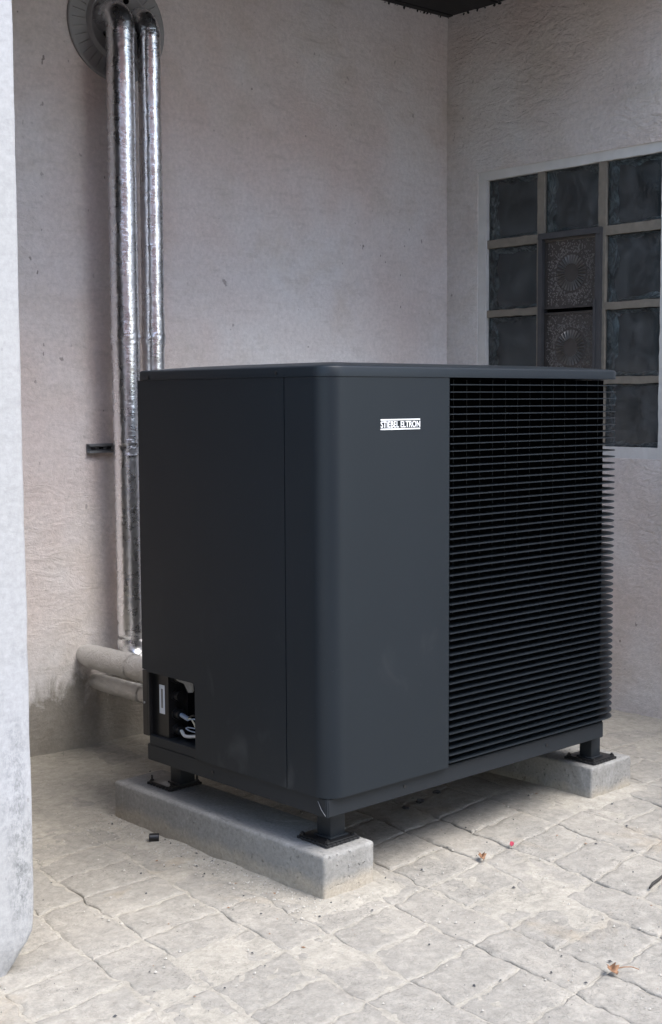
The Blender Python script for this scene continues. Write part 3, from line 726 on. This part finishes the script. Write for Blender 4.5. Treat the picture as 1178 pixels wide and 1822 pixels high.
FP = 0.01782; f0 = None
for k in range(53):
    z = 1.1762 - k * FP
    if f0 is None:
        f0 = part(mb, 'fin', 'anthracite_fin', smooth=30); f0.location.z = z
    else:
        c = f0.copy(); col.objects.link(c); c.location.z = z
bpy.context.view_layer.update()

# badge: two bars and the maker's lettering
bd = MB(); bx0, bx1 = 0.158, 0.289
bd.box((bx0, Y0 - 0.0012, 1.0935), (bx1, Y0 - 0.0001, 1.0965)); bd.box((bx0, Y0 - 0.0012, 1.0720), (bx1, Y0 - 0.0001, 1.0750))
badge = part(bd, 'badge', 'badge_white')
def text_mesh(body, name, x0, x1, z0, z1, y, parent):
    cu = bpy.data.curves.new(name, 'FONT'); cu.body = body; cu.size = 1.0; cu.offset = 0.016; cu.extrude = 0.0; cu.space_character = 1.0
    to = bpy.data.objects.new(name + '_curve', cu); col.objects.link(to); bpy.context.view_layer.update()
    dg = bpy.context.evaluated_depsgraph_get(); me = bpy.data.meshes.new_from_object(to.evaluated_get(dg))
    bpy.data.objects.remove(to); bpy.data.curves.remove(cu)
    xs = [v.co.x for v in me.vertices]; ys = [v.co.y for v in me.vertices]; a, b, c, d = min(xs), max(xs), min(ys), max(ys)
    for v in me.vertices: v.co = Vector((x0 + (v.co.x - a) / (b - a) * (x1 - x0), y, z0 + (v.co.y - c) / (d - c) * (z1 - z0)))
    me.materials.clear(); me.materials.append(M['badge_white'])
    o = bpy.data.objects.new(name, me); col.objects.link(o); o.parent = parent; return o
text_mesh('STIEBEL ELTRON', 'lettering', bx0, bx1, 1.0768, 1.0917, Y0 - 0.0012, badge)

# feet: post, plate, rubber mat, bolts
def foot(px, py, qx, qy, zt, hw=0.024, pw=0.053, bh_=0.003):
    mb = MB(); mb.box((qx - hw, qy - hw, zt + 0.0105), (qx + hw, qy + hw, zb0 - 0.0006), bev=0.004)
    mb.box((qx - hw - 0.005, qy - hw - 0.005, zt + 0.0100), (qx + hw + 0.005, qy + hw + 0.005, zt + 0.0150), bev=0.0015)
    f = part(mb, 'foot', 'anthracite_base', smooth=35)
    mb = MB(); mb.box((px - pw + 0.004, py - pw + 0.004, zt + 0.005), (px + pw - 0.004, py + pw - 0.004, zt + 0.0098), bev=0.0015); sub2(mb, 'foot_plate', 'black_plastic', f)
    mb = MB(); mb.box((px - pw, py - pw, zt + 0.0004), (px + pw, py + pw, zt + 0.0052), bev=0.0012)
    for k in range(8):
        q = -pw + 0.006 + k * (2 * pw - 0.012) / 7
        mb.box((px + q - 0.003, py - pw - 0.0012, zt + 0.0006), (px + q + 0.003, py - pw + 0.002, zt + 0.0070)); mb.box((px - pw - 0.0012, py + q - 0.003, zt + 0.0006), (px - pw + 0.002, py + q + 0.003, zt + 0.0070))
    sub(mb, 'rubber_mat', 'black_rubber', f)
    for sx in (-1, 1):
        for sy in (-1, 1):
            mb = MB(); bx, by = px + sx * (pw - 0.010), py + sy * (pw - 0.010)
            mb.cyl((bx, by, zt + 0.0096), (0, 0, 1), 0.0058, 0.004, 6); mb.cyl((bx, by, zt + 0.0134), (0, 0, 1), 0.0028, bh_, 8); sub(mb, 'bolt', 'black_plastic', f)
foot(0.0825, 0.086, 0.084, 0.078, 0.1095)
foot(0.086, 0.700, 0.090, 0.668, 0.1095, bh_=0.011)
foot(1.088, 0.066, 1.074, 0.058, 0.1142, hw=0.0215)
foot(1.088, 0.690, 1.074, 0.655, 0.1142, hw=0.0215)

# ------------------------------------------------------------------ pipes, rosette, rail
def foil_pipe(name, x, y, r, ztop, seams, label, wob):
    root = empty(name, (x, y, 0.3)); tag(root, label, 'pipe', 'foil wrapped riser pipes')
    pts = []; rd = []
    yw = 1.4995 - WY * (x - 2.0602)
    zl = ztop - r
    N = 360; n = 36
    ctr = [(x, y - 0.55 + 0.45, 0.285)]
    path = []
    # from the unit's back along the floor, up the wall, through the elbow into the wall
    for i in range(8): path.append(Vector((x, 0.72 + (y - 0.09 - 0.72) * i / 8, 0.265)))
    for i in range(9):
        a = rad(-90 + 90 * i / 8); path.append(Vector((x, y - 0.09 + 0.09 * math.cos(a), 0.355 + 0.09 * math.sin(a))))
    zz = 0.36
    while zz < zl - 0.02:
        path.append(Vector((x + 0.0025 * math.sin(zz * 2.1 + wob), y, zz))); zz += 0.008
    for i in range(1, 11):
        a = rad(90 * i / 10); path.append(Vector((x, y + 0.055 * (1 - math.cos(a)), zl - 0.02 + 0.055 * math.sin(a))))
    for i in range(1, 6): path.append(Vector((x, y + 0.055 + (yw + 0.05 - y - 0.055) * i / 5, zl + 0.035)))
    for p in path:
        rr = r + 0.0012 * nz((0, 0, p.z), 9, wob)
        for s_ in seams: rr += 0.0018 * math.exp(-((p.z - s_) / 0.012) ** 2)
        rd.append(rr)
    mb = MB(); mb.tube(path, rd, n, cap=True)
    for i, q in enumerate(mb.v):
        p = path[min(len(path) - 1, i // n)]; d = (q - p); 
        if d.length < 1e-6: continue
        cr = 0.0007 * nz(q, 55, wob) + 0.0004 * nz((q.x, q.y, q.z * 2.5), 120, wob)
        for s_ in list(seams) + [0.40]: cr += 0.0030 * math.exp(-((q.z - s_) / 0.018) ** 2) * nz(q, 90, 3)
        if q.z > zl - 0.03: cr += 0.0035 * nz(q, 60, 5)
        mb.v[i] = q + d.normalized() * cr
    o = mb.build('foil_jacket', 'foil', None, smooth=True); inv = Matrix.Translation(-Vector(root.location)); o.parent = root; o.matrix_parent_inverse = inv
    for s_ in seams:
        mb = MB(); zs_ = [s_ - 0.020 + 0.004 * k for k in range(11)]
        mb.tube([(x + 0.0025 * math.sin(z * 2.1 + wob), y, z) for z in zs_], [r + 0.0019 + 0.0012 * abs(nz((0, 0, z), 160, wob)) for z in zs_], 36, cap=False)
        for i, q in enumerate(mb.v): mb.v[i] = q + (q - Vector((x, y, q.z))).normalized() * 0.0022 * nz(q, 75, wob + 2)
        b = mb.build('foil_tape', 'foil', None, smooth=True); b.parent = root; b.matrix_parent_inverse = inv
    return root
foil_pipe('riser_pipe', 0.4640, 1.448, 0.0455, 2.375, (1.345, 0.985), 'thicker foil wrapped riser pipe, left of the pair on the wall', 1.0)
foil_pipe('riser_pipe', 0.5700, 1.446, 0.0370, 2.370, (1.345,), 'thinner foil wrapped riser pipe running down behind the unit, right of the pair', 4.0)

def duct(x, z, r, y1, label, zslope=0.0):
    root = empty('duct_pipe', (x, 1.4, z)); tag(root, label, 'pipe', 'dull horizontal pipes from the wall to the unit')
    inv = Matrix.Translation(-Vector(root.location)); yw = 1.4995 - WY * (x - 2.0602)
    N = 60; path = [Vector((x, yw + 0.03 + (0.712 - yw - 0.03) * i / N, z + zslope * i / N)) for i in range(N + 1)]
    rd = []
    for p in path: rd.append(r * (0.80 + 0.20 * sstep(yw + 0.01, yw - 0.06, p.y)) + 0.0015 * nz((p.y, 0, 0), 14, z))
    mb = MB(); mb.tube(path, rd, 28)
    for i, q in enumerate(mb.v):
        c = path[min(N, i // 28)]; mb.v[i] = q + (q - c).normalized() * (0.0016 * nz(q, 22, 2) + 0.0008 * nz(q, 60, 4))
    o = mb.build('insulation', 'foil_dull', None, smooth=True); o.parent = root; o.matrix_parent_inverse = inv
    mb = MB(); p2 = [Vector((x, 1.31 - 0.006 * k, z + zslope * 0.3)) for k in range(8)]
    mb.tube(p2, r + 0.0018, 28, cap=False); o = mb.build('tape', 'foil_dull', None, smooth=True); o.parent = root; o.matrix_parent_inverse = inv
duct(0.350, 0.309, 0.0395, 0.7, 'upper dull grey insulated pipe running from the wall to the unit')
duct(0.383, 0.218, 0.0275, 0.7, 'lower thin dull grey insulated pipe running from the wall to the unit')

# wall rosette
RC_ = Vector((0.516, 0, 2.352)); RC_.y = 1.4995 - WY * (RC_.x - 2.0602)
ros = empty('wall_rosette', RC_); tag(ros, 'round grey plastic wall rosette where the foil pipes enter the wall', 'rosette')
e1 = -E1; e3 = Vector((0, 0, 1))
def lathe_wall(prof, name, mat, n=72):
    """prof: (radius, distance out of the wall) about the rosette axis"""
    mb = MB(); vs = []; fs = []
    for (r_, d_) in prof:
        for k in range(n):
            a = 2 * math.pi * k / n; vs.append(e1 * (r_ * math.cos(a)) + e3 * (r_ * math.sin(a)) + E2 * d_)
    for j in range(len(prof) - 1):
        for k in range(n): a = j * n + k; b = j * n + (k + 1) % n; fs.append((a, b, b + n, a + n))
    mb.add(vs, fs); o = mb.build(name, mat, ros); smooth_by_angle(o, 35); return o
lathe_wall([(0.182, -0.004), (0.182, 0.006), (0.179, 0.009), (0.175, 0.010), (0.170, 0.0085), (0.120, 0.0125), (0.114, 0.020), (0.110, 0.024), (0.106, 0.024), (0.100, 0.018), (0.070, 0.012), (0.064, 0.006), (0.064, -0.004)], 'flange', 'rosette_grey')
for k in range(36):
    a = 2 * math.pi * k / 36
    mb = MB(); d0 = e1 * math.cos(a) + e3 * math.sin(a); tn = e1 * -math.sin(a) + e3 * math.cos(a)
    A, B = d0 * 0.126, d0 * 0.168; w = 0.0016
    mb.add([A - tn * w + E2 * 0.010, A + tn * w + E2 * 0.010, B + tn * w + E2 * 0.007, B - tn * w + E2 * 0.007, A + E2 * 0.0158, B + E2 * 0.0118], [(0, 4, 5, 3), (1, 2, 5, 4), (0, 1, 4), (2, 3, 5)])
    mb.build('rib', 'rosette_grey', ros)
mb = MB(); n = 40; mb.add([e1 * (0.066 * math.cos(2 * math.pi * k / n)) + e3 * (0.066 * math.sin(2 * math.pi * k / n)) + E2 * 0.0052 for k in range(n)], [tuple(range(n))]); mb.build('opening', 'dark_core', ros)
for (a, r_) in ((70, 0.084), (110, 0.084), (250, 0.084)):
    mb = MB(); c = e1 * (r_ * math.cos(rad(a))) + e3 * (r_ * math.sin(rad(a))); mb.cyl(c + E2 * 0.014, E2, 0.010, 0.004, 16); mb.build('plug', 'dark_core', ros)

# perforated mounting rail
rail = empty('mounting_rail', back := Vector((0.50, 1.545, 0.985))); tag(rail, 'slotted metal mounting rail screwed to the wall behind the foil pipes', 'rail')
def bw(x, out, z): return Vector((x, 1.4995 - WY * (x - 2.0602) - out, z)) - Vector(rail.location)
def wallbox(mb, x0, x1, o0, o1, z0, z1):
    mb.add([bw(x0, o0, z0), bw(x1, o0, z0), bw(x1, o1, z0), bw(x0, o1, z0), bw(x0, o0, z1), bw(x1, o0, z1), bw(x1, o1, z1), bw(x0, o1, z1)], [(0, 3, 2, 1), (4, 5, 6, 7), (0, 1, 5, 4), (1, 2, 6, 5), (2, 3, 7, 6), (3, 0, 4, 7)])
mb = MB(); wallbox(mb, 0.372, 0.66, 0.002, 0.005, 0.971, 1.001); wallbox(mb, 0.372, 0.66, 0.005, 0.021, 0.971, 0.9735); wallbox(mb, 0.372, 0.66, 0.005, 0.021, 0.9985, 1.001); wallbox(mb, 0.372, 0.66, 0.018, 0.0205, 0.9735, 0.979); wallbox(mb, 0.372, 0.66, 0.018, 0.0205, 0.993, 0.9985)
mb.build('channel', 'galvanised', rail)
for k in range(4):
    mb = MB(); wallbox(mb, 0.388 + k * 0.03, 0.402 + k * 0.03, 0.0052, 0.0075, 0.9825, 0.9895); mb.build('slot', 'vent_metal' if k % 2 == 0 else 'black_plastic', rail)
for (a, b, d) in ((0.452, 0.476, 0.05), (0.56, 0.582, 0.058)):
    mb = MB(); wallbox(mb, a, b, 0.021, d, 0.979, 0.993); mb.build('pipe_clamp', 'galvanised', rail)

# ------------------------------------------------------------------ litter on the paving
def gtop(x, y): return gz(x, y) + max(0.002, sand_h(x, y))
mb = MB(); c = Vector((0.026, 0.700, 0)); 
cx, cy = -0.046, 0.612
mb = MB(); ax = Vector((0.80, -0.60, 0)); p = Vector((cx, cy, gz(cx, cy) + sand_h(cx, cy) + 0.0105))
mb.tube([p - ax * 0.013, p - ax * 0.0115, p + ax * 0.012, p + ax * 0.013], [0.0090, 0.0105, 0.0105, 0.0095], 20)
o = mb.build('plastic_cap', 'black_plastic'); smooth_by_angle(o, 40); tag(o, 'small black plastic cap lying on the ground beside the plinth', 'cap')
def leaf(name, x, y, L, Wd, ang, curl, mat, label, cat, stem=0.0, lobes=0):
    z = gtop(x, y) + 0.003; root = empty(name, (x, y, z)); tag(root, label, cat); mb = MB(); N = 12; K = 6
    vs = []; fs = []
    for i in range(N + 1):
        f = i / N; w = Wd * (math.sin(math.pi * f) ** 0.7) * (1 + lobes * 0.35 * math.sin(f * 19)) + 0.0006
        for k in range(K + 1):
            g = k / K * 2 - 1
            zz = curl * abs(g) * w * 0.45 + 0.0025 * math.sin(f * 7 + g * 3) * curl + curl * 0.003 * f * f + 0.001
            vs.append(((f - 0.5) * L, g * w * (1 - 0.35 * curl), zz + 0.0015))
    for i in range(N):
        for k in range(K): a = i * (K + 1) + k; fs.append((a, a + 1, a + K + 2, a + K + 1))
    nb_ = len(vs); vs += [(a, b, c_ - 0.0006) for a, b, c_ in vs]; fs += [tuple(nb_ + i for i in reversed(f)) for f in fs]
    rot = Matrix.Rotation(ang, 3, 'Z'); mb.add([rot @ Vector(v) for v in vs], fs); mb.build('blade', mat, root, smooth=True, fix=False)
    if stem:
        mb = MB(); mb.tube([rot @ Vector(v) for v in ((L * 0.3, 0, 0.003), (L * 0.6, 0.001, 0.006), (L * 0.5 + stem * 0.6, 0.004, 0.007), (L * 0.5 + stem, 0.008, 0.001))], [0.0014, 0.0012, 0.0010, 0.0009], 6); mb.build('stalk', mat, root, smooth=True)
leaf('dead_leaf', 0.150, -0.672, 0.034, 0.017, 1.1, 1.1, 'leaf_brown', 'curled brown dead leaf with a long stalk, bottom right on the paving', 'leaf', 0.0, 1)
mb = MB(); 
rt = bpy.data.objects['dead_leaf']
mb.tube([(0.004, -0.003, 0.006), (0.018, -0.014, 0.009), (0.034, -0.022, 0.007), (0.046, -0.031, 0.001)], [0.0014, 0.0012, 0.0010, 0.0009], 6); mb.build('stalk', 'leaf_brown', rt, smooth=True)
leaf('dead_leaf', 0.452, -0.074, 0.030, 0.014, 0.9, 1.2, 'leaf_brown', 'small curled orange brown leaf on the long joint near the unit', 'leaf', 0, 1)
leaf('fallen_petal', 0.569, -0.073, 0.018, 0.008, 0.3, 1.0, 'petal_red', 'tiny dark red petal on the paving joint in front of the unit', 'petal')
mb = MB(); zt = gtop(0.6, -0.47); mb.tube([(0.565, -0.482, zt + 0.004), (0.59, -0.474, zt + 0.006), (0.625, -0.468, zt + 0.006), (0.67, -0.455, zt + 0.004)], [0.0022, 0.0036, 0.0034, 0.0025], 8)
tag(mb.build('twig', 'twig_dark', smooth=True), 'short dark twig on the paving at the right edge', 'twig')
# dark lumps of rubble under the unit
for k, (x, y, r_, lb) in enumerate(((0.60, 0.33, 0.011, 'leftmost of the three small dark stones in the shade under the unit'), (0.665, 0.335, 0.013, 'middle and largest of the three small dark stones under the unit'), (0.76, 0.36, 0.010, 'rightmost of the three small dark stones in the shade under the unit'))):
    bm = bmesh.new(); bmesh.ops.create_icosphere(bm, subdivisions=2, radius=r_)
    for w in bm.verts: w.co = Vector((w.co.x * 1.2, w.co.y, w.co.z * 0.6)) * 0.75 * (1 + 1.1 * nz(w.co, 85, k * 3.1)) + Vector((x, y, gtop(x, y) + r_ * 0.3))
    mb = MB(); mb.bm(bm); o = mb.build('rubble_stone', 'stone_dark'); tag(o, lb, 'stone', 'dark stones under the unit')
# grit: crumbs of mortar, sand grains, bits of leaf
grit = {'stone_pale': MB(), 'stone_dark': MB(), 'leaf_brown': MB()}
rg = random.Random(5)
for k in range(3100):
    if k < 900:      # along the near plinth
        y = rg.uniform(-0.06, 0.86); x = -0.012 - abs(rg.gauss(0, 0.055)) if y > 0.0 or rg.random() < 0.5 else rg.uniform(-0.05, 0.2)
        if y < 0 and x > -0.02: y = -abs(rg.gauss(0, 0.03)) - 0.004
    else: x, y = rg.uniform(-0.9, 1.9), rg.uniform(-0.95, 1.3)
    if -0.015 < x < 0.155 and -0.004 < y < 0.85: continue
    if not visible(x, y): continue
    r_ = 0.0011 + 0.0028 * rg.random() ** 4; z = gtop(x, y)
    key = 'stone_pale' if rg.random() < (0.9 if k < 900 else 0.72) else ('stone_dark' if rg.random() < 0.8 else 'leaf_brown')
    a = rg.random() * 6.28; ex = r_ * (1.6 if key != 'stone_pale' else 1.0)
    ca, sa = math.cos(a), math.sin(a)
    grit[key].add([(x + ca * ex, y + sa * ex, z), (x - sa * r_, y + ca * r_, z), (x - ca * ex, y - sa * ex, z), (x + sa * r_, y - ca * r_, z), (x + r_ * 0.2, y, z + r_ * (0.9 if key != 'leaf_brown' else 0.4))], [(0, 1, 4), (1, 2, 4), (2, 3, 4), (3, 0, 4)])
for key, lb in (('stone_pale', 'pale crumbs of mortar and sand strewn on the paving'), ('stone_dark', 'dark specks of grit strewn on the paving'), ('leaf_brown', 'tiny brown leaf crumbs strewn on the paving')):
    tag(grit[key].build('grit', key, fix=False), lb, 'grit', kind='stuff')
